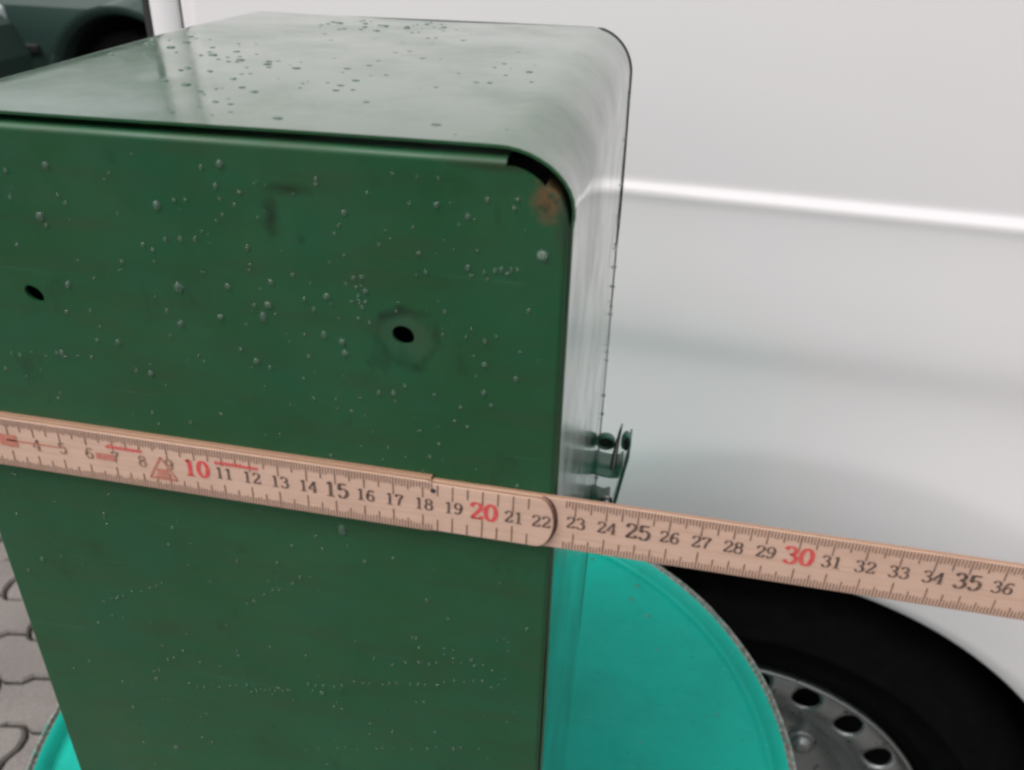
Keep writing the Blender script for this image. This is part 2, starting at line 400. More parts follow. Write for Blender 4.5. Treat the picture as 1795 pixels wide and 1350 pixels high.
# roof, far side, floor, front
bm = bmesh.new()
yt = -vo(0, TOPZ)
rp = [(yt, TOPZ), (yt+.05, TOPZ+.03), (yt+.3, TOPZ+.06), (.82, TOPZ+.075), (1.35, TOPZ+.06), (1.58, TOPZ+.03), (1.66, TOPZ-.1), (1.70, 1.1), (1.70, .26), (.05, .26)]
strip(bm, rp, REAR+.002, FRONT, lambda p, t: (t, p[0], p[1])); obj('body_shell', bm, WHITE, van, True)
bm = bmesh.new()
nose = [(FRONT, .26), (FRONT+.75, .30), (FRONT+.82, .62), (FRONT+.72, .95), (FRONT+.30, 1.10), (FRONT-.35+.35, 1.15), (FRONT, TOPZ)]
prism(bm, [(FRONT+.001, .26), (FRONT+.70, .28), (FRONT+.80, .60), (FRONT+.70, .95), (FRONT+.45, 1.08), (FRONT+.001, 1.86)], .06, 1.62, lambda p, t: (p[0], t, p[1]))
bevel(obj('nose', bm, WHITE, van), .06, 4)
bm = bmesh.new(); prism(bm, [(2.15, 1.13), (3.40, 1.10), (3.20, 1.66), (2.15, 1.66)], -.004, .004, lambda p, t: (p[0], -vo(p[0], p[1])+t, p[1]))
bevel(obj('door_window', bm, CARGLASS, van), .004)
bm = bmesh.new(); box(bm, 2.05, 2.055, -.003, .01, .35, 1.7); obj('door_gap', bm, DARK, van)
bm = bmesh.new(); box(bm, REAR-.10, REAR+.02, .05, 1.62, .32, .56); bevel(obj('rear_bumper', bm, PLASTIC, van), .03, 3)
bm = bmesh.new(); box(bm, WC+.42, WHEELS[1]-.42, .01, .12, .20, .27); bevel(obj('sill', bm, PLASTIC, van), .02, 2)
def make_wheel(w, parent, yface, mat_rim=RIM, rad=.318, detail=True, width=.2, rl=.208):
    we = link(bpy.data.objects.new('wheel', None)); we.parent = parent; we.location = (w, yface, rad); we.empty_display_size = .05
    f = lambda r, a, d: (r*math.cos(a), d, r*math.sin(a))
    bm = bmesh.new()
    prof = [(rl-.004, .030), (rl+.001, .010), (rl+.010, .002), (rl+.020, -.004), (rl+.022, -.007), (rl+.025, -.005), (rl+.035, -.008), (rl+.050, -.009), (rl+.053, -.012), (rl+.056, -.009), (rl+.068, -.006), (rad-.022, .008), (rad-.006, .024), (rad, .05), (rad, width-.04), (rad-.02, width), (rl, width)]
    lathe(bm, prof, 96, f); obj('tyre', bm, TYRE, we, True)
    bm = bmesh.new()
    lathe(bm, [(rl-.003, .055), (rl-.002, .012), (rl+.002, .004), (rl+.0005, .0005), (rl-.003, .002), (rl-.0045, .012), (rl-.006, .022)], 96, f)
    rim = obj('rim', bm, mat_rim, we, True)
    bm = bmesh.new()
    # dished disc with a ring of round vents
    RO, RI, HC, HR, NH = rl-.005, .152*rl/.208, .1793*rl/.208, .0145*rl/.208, 21
    def dz(r):
        q = (r-RI)/(RO-RI)
        return .012 + .010*(2*q-1)**2
    offs = R(-90+0)
    for k in range(NH):
        a0 = 2*PI*k/NH + HOLE0; da = PI/NH; N = 24
        inner = []; outer = []
        for i in range(N):
            th = 2*PI*i/N
            c, s = math.cos(th), math.sin(th)
            # point on the cell boundary in (radial, tangential) space
            tr = (RO-HC)/c if c > 1e-6 else ((RI-HC)/c if c < -1e-6 else 1e9)
            tt = abs(da*HC/s) if abs(s) > 1e-6 else 1e9
            q = min(tr, tt)
            outer.append((HC+c*q, a0+s*q/HC)); inner.append((HC+c*HR, a0+s*HR/HC))
        # pull the nearest boundary points into the cell corners
        for cr, ct in ((RO, da), (RO, -da), (RI, da), (RI, -da)):
            j = min(range(N), key=lambda i: (outer[i][0]-cr)**2+((outer[i][1]-a0-ct)*HC)**2)
            outer[j] = (cr, a0+ct)
        rings = []
        for q in (0, .35, 1):
            rings.append([bm.verts.new(f(a[0]*(1-q)+b[0]*q, a[1]*(1-q)+b[1]*q, dz(a[0]*(1-q)+b[0]*q))) for a, b in zip(inner, outer)])
        deep = [bm.verts.new(f(a[0], a[1], dz(a[0])+.004)) for a in inner]
        rings = [deep]+rings
        for A, B in zip(rings, rings[1:]):
            for i in range(N): bm.faces.new((A[i], A[(i+1) % N], B[(i+1) % N], B[i]))
    n = NH*8
    lathe(bm, [(RI, dz(RI)), (RI-.006, .023), (RI-.014, .034), (RI-.026, .046), (.105*rl/.208, .050), (.090*rl/.208, .048), (.074*rl/.208, .042), (.048*rl/.208, .040), (.036*rl/.208, .040), (.033*rl/.208, .028), (.012, .024), (.0005, .024)], n, f)
    obj('disc', bm, mat_rim, rim, True, 2e-4)
    if detail:
        for k in range(5):
            a = 2*PI*k/5 + R(43)
            bm = bmesh.new()
            c = Vector((.100*math.cos(a), .045, .100*math.sin(a)))
            lathe(bm, [(.0165, .006), (.0165, 0), (.013, -.002), (.0115, .004), (.010, -.008), (.006, -.010), (.0005, -.010)], 18, lambda r, q, d: (c.x+r*math.cos(q), c.y+d, c.z+r*math.sin(q)))
            obj('wheel_bolt', bm, mat_rim, rim, True)
    bm = bmesh.new(); lathe(bm, [(rl-.006, .06), (.02, .07)], 32, f); lathe(bm, [(rl-.006, .055), (rl-.006, width)], 32, f); obj('brake_backing', bm, LINER, we, True)
    return we
HOLE0 = math.atan2(-.7301445+.9, .14840596-.09)
for i, w in enumerate(WHEELS):
    make_wheel(w, van, .020, rad=WZ if i else WZ)
    bm = bmesh.new()
    pr_ = [(w+(RA+.030)*math.cos(R(a)), WZ+(RA+.030)*math.sin(R(a))) for a in range(-8, 189, 4)]
    strip(bm, pr_, .034, .42, lambda p, t: (p[0], t, p[1])); bm.faces.new([bm.verts.new((p[0], .42, p[1])) for p in pr_]); obj('wheel_arch_liner', bm, LINER, van)

# ------------------------------------------------------------------ parked cars behind
def make_car(name, loc, rz, mat, label, scale=1.0):
    """4.1 m hatchback, nose towards +x, near side at y=0; wheels at x=.85 and x=3.35"""
    t = empty(name, loc, rz, label, 'car', 'cars parked beyond the van')
    L, Wd = 4.1, 1.66; RAc = .365; wz = .31; wx = (.78, 3.30)
    def arc(w):
        a0 = math.acos(max(-1, (.24-wz)/RAc))
        return [(w+RAc*math.cos(q), wz+RAc*math.sin(q)) for q in [R(190)-R(200)*i/22 for i in range(23)]]
    low = [(.10, .24)]+arc(wx[0])+arc(wx[1])+[(4.0, .26), (4.10, .42), (4.11, .58), (4.06, .70), (3.90, .80), (3.55, .88), (3.0, .95), (2.6, .96), (1.2, .97), (.3, .96), (.06, .90), (0, .72), (.02, .45)]
    def fy(p, q):      # plan taper at the ends and tumble-home
        x, z = p
        tap = .20*smooth01(3.2, 4.15, x)**1.3 + .10*smooth01(.7, -.05, x)
        tu = .05*smooth01(.55, .97, z)+.03*smooth01(.45, .22, z)
        ins = tap+tu
        return (x, ins if q == 0 else Wd-ins, z)
    bm = bmesh.new(); prism(bm, low, 0, 1, fy)
    b = obj('body', bm, mat, t); bevel(b, .045, 4, 40)
    cab = [(.10, .93), (3.05, .93), (2.25, 1.40), (1.9, 1.45), (.9, 1.45), (.35, 1.36)]
    def cy_(p, q):
        ins = .075+.20*smooth01(.93, 1.45, p[1]); return (p[0], ins if q == 0 else Wd-ins, p[1])
    bm = bmesh.new(); prism(bm, cab, 0, 1, cy_); bevel(obj('cabin', bm, mat, t), .04, 3)
    for q in (0, 1):
        sg = -1 if q == 0 else 1
        for poly in ([(.55, .99), (1.42, .99), (1.42, 1.36), (.75, 1.34)], [(1.50, .99), (2.72, .99), (2.22, 1.33), (1.95, 1.37), (1.50, 1.37)]):
            bm = bmesh.new(); prism(bm, poly, -.004, .008, lambda p, u: (p[0], cy_(p, q)[1]+sg*u, p[1])); obj('side_window', bm, CARGLASS, t)
        bm = bmesh.new(); prism(bm, [(3.62, .70), (3.98, .66), (3.99, .76), (3.70, .83)], -.02, .012, lambda p, u: (p[0]+.02, fy(p, q)[1]+sg*u, p[1])); bevel(obj('headlight', bm, LAMP, t), .012, 3)
        bm = bmesh.new(); prism(bm, [(.0, .66), (.16, .66), (.18, .88), (.04, .88)], -.02, .010, lambda p, u: (p[0], fy(p, q)[1]+sg*u, p[1])); bevel(obj('tail_light', bm, REDLAMP, t), .01, 2)
        bm = bmesh.new(); prism(bm, [(1.455, .34), (1.463, .34), (1.463, .97), (1.455, .97)], -.002, .0035, lambda p, u: (p[0], fy(p, q)[1]+sg*u, p[1])); obj('door_gap', bm, DARK, t)
        bm = bmesh.new(); prism(bm, [(2.62, .36), (2.628, .36), (2.628, .96), (2.62, .96)], -.002, .0035, lambda p, u: (p[0], fy(p, q)[1]+sg*u, p[1])); obj('door_gap', bm, DARK, t)
        bm = bmesh.new(); prism(bm, [(1.2, .49), (2.95, .49), (2.95, .53), (1.2, .53)], -.003, .014, lambda p, u: (p[0], fy(p, q)[1]+sg*u, p[1])); bevel(obj('rub_strip', bm, PLASTIC, t), .006)
        for w in wx:
            wh = make_wheel(w, t, .07, rad=.30, detail=False, width=.18, rl=.185)
            if q: wh.scale = (1, -1, 1); wh.location.y = Wd-.07
    for w in wx:
        bm = bmesh.new()
        pr_ = [(w+(RAc-.004)*math.cos(R(a)), wz+(RAc-.004)*math.sin(R(a))) for a in range(-8, 189, 6)]
        for ya, yb in ((.12, .6), (Wd-.6, Wd-.12)): strip(bm, pr_, ya, yb, lambda p, t: (p[0], t, p[1]))
        bm.faces.new([bm.verts.new((p[0], .6, p[1])) for p in pr_]); bm.faces.new([bm.verts.new((p[0], Wd-.6, p[1])) for p in pr_])
        wl = obj('wheel_well', bm, LINER, t); wl['kind'] = 'stuff'
    bm = bmesh.new(); prism(bm, [(3.10, .955), (2.27, 1.405), (2.24, 1.40), (3.02, .94)], .22, Wd-.22, lambda p, u: (p[0], u, p[1])); obj('windscreen', bm, CARGLASS, t)
    bm = bmesh.new(); box(bm, 4.08, 4.125, .45, Wd-.45, .44, .56); bevel(obj('grille', bm, PLASTIC, t), .01)
    return t
carA = make_car('parked_car', (-2.64+.78, 4.0+1.66, 0), PI, CARGREEN, 'dark green car side-on beyond the end of the white van, wheel arch showing')
carB = make_car('parked_car', (-2.72-4.1, 2.05, 0), R(0), CARDARK, 'nearly black green car at the far left edge, pale headlamp showing')

# ------------------------------------------------------------------ clipped hedge beyond the cars, added to darken the reflection in the wet lid
hm = M('hedge leaves', rough=.6); hoi = hm.n('ShaderNodeNewGeometry')
hm.color(hm.ramp(hoi.outputs['Random Per Island'], [(0., (.020, .045, .014)), (.6, (.035, .075, .022)), (1., (.06, .10, .035))])); HEDGE = hm.m
unseen_hedge = empty('unseen_hedge', (-7, 11.0, 0), 0, 'tall clipped dark green hedge far behind the parked cars, added to darken the lid reflection', 'unseen_hedge')
bm = bmesh.new(); box(bm, -8.0, 6.0, -.45, .45, 0, 3.15); obj('hedge_core', bm, M('hedge shade', (.012, .022, .009), .9).m, unseen_hedge)
bm = bmesh.new(); hr = random.Random(5)
for k in range(9000):
    f = hr.random()
    if f < .62: c = Vector((hr.uniform(-8.1, 6.1), -.5+hr.uniform(-.12, .1), hr.uniform(.05, 3.25)))
    elif f < .8: c = Vector((hr.uniform(-8.1, 6.1), hr.uniform(-.5, .5), 3.2+hr.uniform(-.08, .14)))
    else: c = Vector((hr.choice((-8.05, 6.05))+hr.uniform(-.1, .1), hr.uniform(-.5, .5), hr.uniform(.05, 3.2)))
    a, b = Vector((hr.gauss(0, 1), hr.gauss(0, 1), hr.gauss(0, 1))).normalized(), Vector((hr.gauss(0, 1), hr.gauss(0, 1), hr.gauss(0, 1))).normalized()
    b = (b-a*b.dot(a)).normalized(); q = hr.uniform(.05, .11)
    bm.faces.new([bm.verts.new(c+v_) for v_ in (-a*q, b*q*.5, a*q, -b*q*.5)])
hl = obj('leaves', bm, HEDGE, unseen_hedge); hl['kind'] = 'stuff'

# ------------------------------------------------------------------ teal drum
DZ = 1.1637-.44; DC = Vector((-.1236, .3851, 0)); DR = .2508
drum = empty('steel_drum', (DC.x, DC.y, 0), 0, 'round teal steel drum carrying the tall green box', 'drum')
pol = lambda r, a, d: (r*math.cos(a), r*math.sin(a), d)
bm = bmesh.new(); LZ = DZ-.0
lathe(bm, [(DR-.0035, DZ+.000), (DR-.008, DZ-.0015), (DR-.0105, DZ-.0065), (DR-.0125, DZ-.0085), (DR-.0160, DZ-.0075), (DR-.0185, DZ-.0065), (DR-.022, DZ-.0070), (DR-.06, DZ-.0066), (.10, DZ-.006), (.0005, DZ-.006)], 160, pol)
obj('lid', bm, TEAL, drum, True)
bm = bmesh.new()
lathe(bm, [(DR-.0035, DZ-.001)]+[(DR+.0016*math.cos(q), DZ-.001+.0024*math.sin(q)) for q in [R(170-20*i) for i in range(15)]], 200, pol)
for vv in bm.verts:
    k = noise.noise(vv.co*90); vv.co.z += .0006*k; vv.co.x *= 1+.0012*k; vv.co.y *= 1+.0012*k
obj('chime', bm, CHIME, drum, True)
bm = bmesh.new()
pr = [(DR, DZ-.004), (DR-.002, DZ-.018)]
for zc in (.48, .24): pr += [(DR-.002, zc+.022), (DR+.006, zc+.008), (DR+.006, zc-.008), (DR-.002, zc-.022)]
pr += [(DR-.002, .02), (DR+.001, .002), (.0005, .002)]
lathe(bm, pr, 120, pol); obj('drum_wall', bm, TEAL, drum, True)

bm = bmesh.new(); dr = random.Random(3)
for i in range(240):
    a, rr = dr.uniform(0, 2*PI), DR*math.sqrt(dr.random())*.90
    q = dr.choice((.0006, .0008, .0011, .0018)); sphere_bits(bm, Vector((rr*math.cos(a), rr*math.sin(a), DZ-.0068)), Vector((0, 0, 1)), q*dr.uniform(.8, 1.5), q, q*.35, 11)
dd_ = obj('water_drops', bm, WATER, drum, True); dd_['kind'] = 'stuff'

# ------------------------------------------------------------------ green sheet-metal box
YF, YB = .2186, .455
XL, XR = -.2339, -.0219
ZT, ZB = H-.0563, DZ-.0062
bx = empty('metal_box', (0, 0, 0), 0, 'tall wet green sheet metal box with rounded top, two holes in front', 'metal box')
RC = .021
def yback(z):
    zc = z-H
    if zc > -.335: return YB + .010*smooth01(-.075, -.14, zc)
    return YB+.010 - (.335+zc)*(-1)*.66 if False else YB+.010-(-.335-zc)*.62
path = []
zb = ZB
for i in range(22): q = i/22; path.append((XL, zb+(ZT-RC-zb)*q, -1, 0))
for i in range(12): a = R(180-90*i/12); path.append((XL+RC+RC*math.cos(a), ZT-RC+RC*math.sin(a), math.cos(a), math.sin(a)))
for i in range(30): path.append((XL+RC+(XR-XL-2*RC)*i/30, ZT, 0, 1))
for i in range(12): a = R(90-90*i/12); path.append((XR-RC+RC*math.cos(a), ZT-RC+RC*math.sin(a), math.cos(a), math.sin(a)))
for i in range(23): q = i/22; path.append((XR, ZT-RC+(zb-ZT+RC)*q, 1, 0))
bm = bmesh.new(); g = []
NY = 36
for (x, z, nx, nz) in path:
    row = []
    for j in range(NY+1):
        tt = j/NY; y = YF+.0022+(yback(z)-YF-.0022)*tt
        n0 = noise.noise(Vector((x*9, y*9, z*9)))*.0007
        u = 0
        if nz > .05 or abs(nx) < .95: u = .0014*(1-(2*tt-1)**2)*nz      # lid is slightly crowned
        crn = nz*max(0, nx)*2                                                            # battered near corner
        fl = .0022*crn*smooth01(.09, 0, tt)
        row.append(bm.verts.new((x+nx*(n0+u*0+fl), y-(.0012*crn*smooth01(.05, 0, tt)), z+nz*(n0+u+fl*.2))))
    g.append(row)
for a, b in zip(g, g[1:]):
    for j in range(NY): bm.faces.new((a[j], a[j+1], b[j+1], b[j]))
shell = obj('cover', bm, GREEN, bx, True); solid(shell, .0009, -1); es = shell.modifiers.new('split', 'EDGE_SPLIT'); es.split_angle = R(50)
if True:
    # normals must point out so the thickness goes in
    me = shell.data
    if me.polygons[len(me.polygons)//2].normal.z < 0: me.flip_normals()
# front panel with the two holes, rounded top corners
HOLES = [(-.1891, H-.1119, .0034, .0024, -35), (-.0699, H-.1131, .0034, .0030, -20)]
PX0, PX1, PT = XL+.0028, XR-.0030, H-.0613
cu = bpy.data.curves.new('panel_outline', 'CURVE'); cu.dimensions = '2D'; cu.fill_mode = 'BOTH'; cu.extrude = .0006
def poly(pts):
    sp = cu.splines.new('POLY'); sp.points.add(len(pts)-1); sp.use_cyclic_u = True
    for p, q in zip(sp.points, pts): p.co = (q[0], q[1], 0, 1)
RPX, RP = .0153, .0178
out = [(PX0, ZB+.001), (PX1, ZB+.001)]+[(PX1-RPX+RPX*math.cos(R(a)), PT-RP+RP*math.sin(R(a))) for a in range(0, 91, 9)]+[(PX0+RPX+RPX*math.cos(R(a)), PT-RP+RP*math.sin(R(a))) for a in range(90, 181, 9)]
poly(out)
for (hx, hz, ra, rb, an) in HOLES:
    c, s = math.cos(R(an)), math.sin(R(an))
    poly([(hx+ra*math.cos(q)*c-rb*math.sin(q)*s, hz+ra*math.cos(q)*s+rb*math.sin(q)*c) for q in [2*PI*i/28 for i in range(28)]][::-1])
co = link(bpy.data.objects.new('panel_outline', cu))
me = bpy.data.meshes.new_from_object(co.evaluated_get(bpy.context.evaluated_depsgraph_get()))
bpy.data.objects.remove(co)
bm = bmesh.new(); bm.from_mesh(me); bpy.data.meshes.remove(me)
for v in bm.verts: v.co = (v.co.x, YF+.0006+v.co.z*(-1 if False else 1), v.co.y)
# bent flanges: along the top (stops short of the corners) and down both sides
def flange(pts, a, b, fn): strip(bm, pts, a, b, fn)
arc = [(.0019*math.sin(R(q)), .0019*(1-math.cos(R(q)))) for q in range(0, 91, 15)]
top = [(YF+w, PT+u) for u, w in arc]+[(YF+.014, PT+.0019)]
strip(bm, top, XL+.022, -.0402, lambda p, t: (t, p[0], p[1]))
for sx, s in ((PX1, 1), (PX0, -1)):
    sd_ = [(sx+s*u, YF+w) for u, w in arc]+[(sx+s*.0019, YF+.014)]
    strip(bm, sd_, ZB+.001, PT-RP+.001, lambda p, t: (p[0], p[1], t))
for cxx, a_s in ((PX1-RPX, range(-2, 53, 5)), (PX0+RPX, range(128, 183, 5))):
    prevr = None
    for a in a_s:
        k = smooth01(56, 30, a if a < 90 else 180-a)
        e = Vector((math.cos(R(a)), 0, math.sin(R(a)))); b0 = Vector((cxx+RPX*math.cos(R(a)), YF, PT-RP+RP*math.sin(R(a))))
        ring = [bm.verts.new(b0+e*u*k+Vector((0, w, 0))) for u, w in arc+[(.0019, .014)]]
        if prevr:
            for i in range(len(ring)-1): bm.faces.new((prevr[i], prevr[i+1], ring[i+1], ring[i]))
        prevr = ring
pan = obj('front_panel', bm, PANEL, bx)
bevel(pan, .0003, 1, 60)
bm = bmesh.new(); box(bm, XL+.004, XR-.004, YB-.004, YB-.002, H-.33, ZT-.012); obj('back_panel', bm, GREEN, bx)
bm = bmesh.new(); prism(bm, [(YB+.004, H-.332), (YB+.0055, H-.333), (yback(ZB)-.002, ZB+.002), (yback(ZB)-.004, ZB+.002)], XL+.004, XR-.004, lambda p, t: (t, p[0], p[1])); obj('back_slope', bm, GREEN, bx)
bm = bmesh.new(); box(bm, XL+.003, XR-.003, YF+.004, yback(ZB)-.004, ZB+.0005, ZB+.002); obj('floor_plate', bm, GREEN, bx)
bm = bmesh.new(); box(bm, XL+.006, XR-.006, YF+.020, YF+.022, ZB+.004, ZT-.008); obj('interior_shade', bm, GAPM, bx)  # black sheet standing in for the shade inside the box
# thin dark line along the back rim of the cover
bm = bmesh.new(); pts = []
for i, (x, z, nx, nz) in enumerate(path):
    if i > 34: pts.append(Vector((x, yback(z)+.0002, z)) + Vector((nx, 0, nz))*.0001)
nrm = [(p[2], p[3]) for i, p in enumerate(path) if i > 34]
for k in range(len(pts)-1):
    pass
rows = []
for k_, (p, (nx, nz)) in enumerate(zip(pts, nrm)):
    d = Vector((nx, 0, nz)); row = []; tp = .1+.9*smooth01(0, 26, k_)
    for q in range(8):
        a = 2*PI*q/8; row.append(bm.verts.new(p+d*((.0007*tp if nz > .97 else .0013 if p.z-H > -.17 else .0008 if p.z-H > -.335 else .0003)*math.cos(a)-.0004)+Vector((0, 1, 0))*((.0005*tp if nz > .97 else .0022 if p.z-H > -.17 else .0012 if p.z-H > -.335 else .0004)*math.sin(a)+.0010)))
    rows.append(row)
for a, b in zip(rows, rows[1:]):
    for q in range(8): bm.faces.new((a[q], a[(q+1) % 8], b[(q+1) % 8], b[q]))
obj('edge_line', bm, DARK, bx, True)

# latch on the right-hand side
la = link(bpy.data.objects.new('latch', None)); la.parent = bx; la.location = (XR, .432, H-.300); la.empty_display_size = .02
fxz = lambda p, t: (p[0], t, p[1])
def curl(cx_, cz_, rx, rz_, a0, a1, n=16): return [(cx_+rx*math.cos(R(a0+(a1-a0)*i/n)), cz_+rz_*math.sin(R(a0+(a1-a0)*i/n))) for i in range(n+1)]
bm = bmesh.new()     # hinge plate with a rolled knuckle
strip(bm, [(-.0005, .0045), (.003, .0035), (.010, .0028), (.0145, .0036), (.0165, .0065)], -.012, .012, fxz)
solid(obj('hinge_plate', bm, LATCH, la, True), .0014)
bm = bmesh.new(); strip(bm, [(-.0005, -.020), (.006, -.022), (.0105, -.020)], -.012, .010, fxz); solid(obj('lower_plate', bm, LATCH, la, True), .0014)
bm = bmesh.new(); strip(bm, curl(.0052, .0188, .0056, .0047, -200, 150), .000, .005, fxz); solid(obj('knuckle', bm, LATCH, la, True), .0011)
bm = bmesh.new(); lathe(bm, [(.0046, .0012), (.00001, .0012)], 20, lambda r, a, d: (.0052+r*1.15*math.cos(a), d, .0188+r*math.sin(a))); obj('knuckle_bore', bm, GAPM, la)  # black disc painted in place of the shade in the open tube
bm = bmesh.new()     # hook plate: curl at the top, long inclined leaf downwards
strip(bm, curl(.0172, .0255, .0030, .0052, 230, -30), -.008, -.002, fxz); solid(obj('hook', bm, LATCH, la, True), .0012)
bm = bmesh.new(); strip(bm, [(.0201, .0235), (.0200, .016), (.0182, .004), (.0157, -.014), (.0137, -.026)], -.008, .012, fxz); solid(obj('hook_leaf', bm, LATCH, la, True), .0012)
bm = bmesh.new(); lathe(bm, [(.0026, -.0070), (.00001, -.0070)], 16, lambda r, a, d: (.0172+r*.98*math.cos(a), d, .0250+r*1.9*math.sin(a))); obj('hook_bore', bm, GAPM, la)  # black disc painted in place of the shade within the curl
bm = bmesh.new()     # sprung wire tip
prev = None
for i in range(9):
    u = i/8; c = Vector((.0112+.0028*u*u, -.004+.002*u, .004+.031*u)); r = .0022*(1-.75*u)
    ring = [bm.verts.new(c+Vector((r*math.cos(2*PI*k/8), r*math.sin(2*PI*k/8), 0))) for k in range(8)]
    if prev:
        for k in range(8): bm.faces.new((prev[k], prev[(k+1) % 8], ring[(k+1) % 8], ring[k]))
    prev = ring
bm.faces.new(prev); obj('spring_tip', bm, STEEL, la, True)
bm = bmesh.new(); lathe(bm, [(.0038, .0), (.0034, .0016), (.0018, .0026), (.0002, .0028)], 14, lambda r, a, d: (.009+r*math.cos(a), -.003+r*math.sin(a), -.0205+d)); obj('rivet', bm, STEEL, la, True)

# water on the box
rd = random.Random(21)
bm = bmesh.new()
def front_drop(x, z, r, el=1.0):
    if not (XL+.006 < x < PX1-.003 and ZB+.01 < z < PT-.004): return
    for (hx, hz, ra, rb, an) in HOLES:
        if math.hypot(x-hx, z-hz) < .006: return
    sphere_bits(bm, Vector((x, YF-.00005, z)), Vector((0, -1, 0)), r, r*el, r*.48, 11)
def px(u, v):       # photograph pixel on the panel plane, used only to lay out the drops
    dx, dy, dz = (u-897.5), (v-675), 1518.45
    wx_ = cx*dx - cy*dy - cz*dz
    k = YF/wx_.y; return wx_.x*k, H+wx_.z*k
SPOTS = [(80, 290, 9), (385, 288, 9), (115, 357, 6), (275, 360, 9), (325, 350, 5), (385, 349, 5), (420, 338, 6), (603, 373, 6), (587, 410, 5), (434, 435, 5), (400, 503, 7), (475, 495, 9), (634, 486, 6), (641, 511, 6), (617, 529, 5), (630, 529, 5), (641, 530, 5), (629, 558, 5), (446, 535, 7), (471, 535, 9), (387, 556, 8), (462, 556, 8), (317, 568, 8), (312, 505, 11), (534, 525, 6), (573, 520, 8), (568, 587, 7), (535, 587, 5), (450, 634, 9), (422, 612, 5), (533, 664, 6), (110, 620, 8), (207, 600, 8), (240, 650, 6), (265, 655, 9), (747, 478, 5), (730, 482, 4), (780, 547, 5), (765, 360, 7), (710, 677, 6), (740, 600, 6), (850, 640, 7), (955, 450, 9), (600, 930, 11), (848, 690, 7), (640, 985, 6), (75, 980, 7), (600, 600, 10), (605, 620, 8), (160, 545, 6), (120, 500, 8), (70, 380, 10), (30, 430, 6), (890, 480, 6), (855, 490, 5), (820, 470, 5), (690, 690, 6), (948, 780, 8), (905, 665, 7), (330, 990, 5), (730, 1120, 5), (275, 1190, 7), (215, 1195, 6), (235, 1240, 7), (565, 1215, 9), (310, 1310, 9), (820, 380, 6), (870, 590, 5)]
for u, v, r in SPOTS:
    x, z = px(u, v); front_drop(x, z, r/6900*.90*rd.uniform(.8, 1.15), rd.uniform(.9, 1.35))
for (u0, v0, u1, v1, n) in ((345, 1200, 520, 1210, 12), (540, 1200, 860, 1196, 20), (540, 1312, 860, 1310, 14), (180, 1055, 300, 1020, 9), (270, 1180, 330, 1130, 5), (690, 1165, 850, 1160, 8), (430, 1060, 560, 1000, 8), (440, 1210, 520, 1208, 6), (620, 490, 640, 560, 5), (830, 480, 930, 470, 6), (20, 620, 180, 625, 8), (560, 700, 720, 690, 5), (340, 420, 430, 340, 5)):
    for i in range(n):
        q = (i+rd.uniform(-.3, .3))/n; x, z = px(u0+(u1-u0)*q, v0+(v1-v0)*q+rd.uniform(-4, 4)); front_drop(x, z, rd.uniform(.00045, .00075), rd.uniform(.8, 1.8))
for i in range(420):
    x, z = px(rd.uniform(-100, 990), rd.uniform(270, 1400)); front_drop(x, z, rd.choice((.0003, .0004, .0005, .0007)), rd.uniform(.9, 1.4))
d1 = obj('water_drops', bm, WATER, bx, True); d1['kind'] = 'stuff'
bm = bmesh.new()
for i in range(380):
    x = rd.uniform(XL+RC, XR-RC); y = rd.uniform(YF+.008, YB-.006)
    dens = noise.noise(Vector((x*18, y*18, 3)))
    if dens < -.15 or (x > -.10 and rd.random() < .55): continue
    r = rd.choice((.0005, .0007, .0009, .0013))*rd.uniform(.8, 1.2)
    sphere_bits(bm, Vector((x, y, ZT+.0014*(1-(2*(y-YF)/(YB-YF)-1)**2)-.0002)), Vector((0, 0, 1)), r*1.3, r, r*.38, 11)
for i in range(26):      # beads hanging along the right-hand edge and on the left rounding
    z = H-rd.uniform(.08, .34); sphere_bits(bm, Vector((XR+.0003, yback(z)-rd.uniform(0, .012), z)), Vector((1, 0, 0)), rd.uniform(.0006, .0013), rd.uniform(.0005, .0012), rd.uniform(.0006, .0012), 9, Vector((0, 1, 0)))
for i in range(50):
    a = R(rd.uniform(95, 170)); y = rd.uniform(YF+.01, YB-.005); nn = Vector((math.cos(a), 0, math.sin(a)))
    sphere_bits(bm, Vector((XL+RC+RC*math.cos(a), y, ZT-RC+RC*math.sin(a))), nn, rd.uniform(.0006, .0014), rd.uniform(.0006, .0012), .0006, 9, Vector((0, 1, 0)))
d2 = obj('water_drops', bm, WATER, bx, True); d2['kind'] = 'stuff'

# ------------------------------------------------------------------ folding ruler (local: x along in metres from its zero, z across, y towards the box)
CM = .00977
ang = math.atan(-.0232)
rx0 = -.1428-10*CM
rul = empty('folding_ruler', (rx0, YF-.0036, H-.1684-.0232*(rx0+.21)), 0, 'pale wooden folding ruler held across the front of the green box', 'ruler', rot=(0, -ang, 0))
def outline_leaf(x0, x1, xs, w0, w1, rnd):
    """top and bottom half widths w0 until xs, w1 after; rounded end at x1 when rnd"""
    p = [(x0, -w0[0]), (xs-.001, -w0[0]), (xs+.001, -w1[0])]
    if rnd:
        hw = (w1[0]+w1[1])/2; c = (w1[1]-w1[0])/2; dep = .0052
        p += [(x1-dep+dep*math.cos(R(a)), c+hw*math.sin(R(a))) for a in range(-90, 91, 12)]
    else: p += [(x1, -w1[0]), (x1, w1[1])]
    p += [(xs+.001, w1[1]), (xs-.001, w0[1]), (x0, w0[1])]
    return p
bm = bmesh.new(); prism(bm, outline_leaf(-.004, 22.35*CM, 18.25*CM, (.0101, .0101), (.0096, .0094), True), 0, .0016, lambda p, t: (p[0], t, p[1]))
leafA = bevel(obj('leaf', bm, WOOD, rul), .0004, 2)
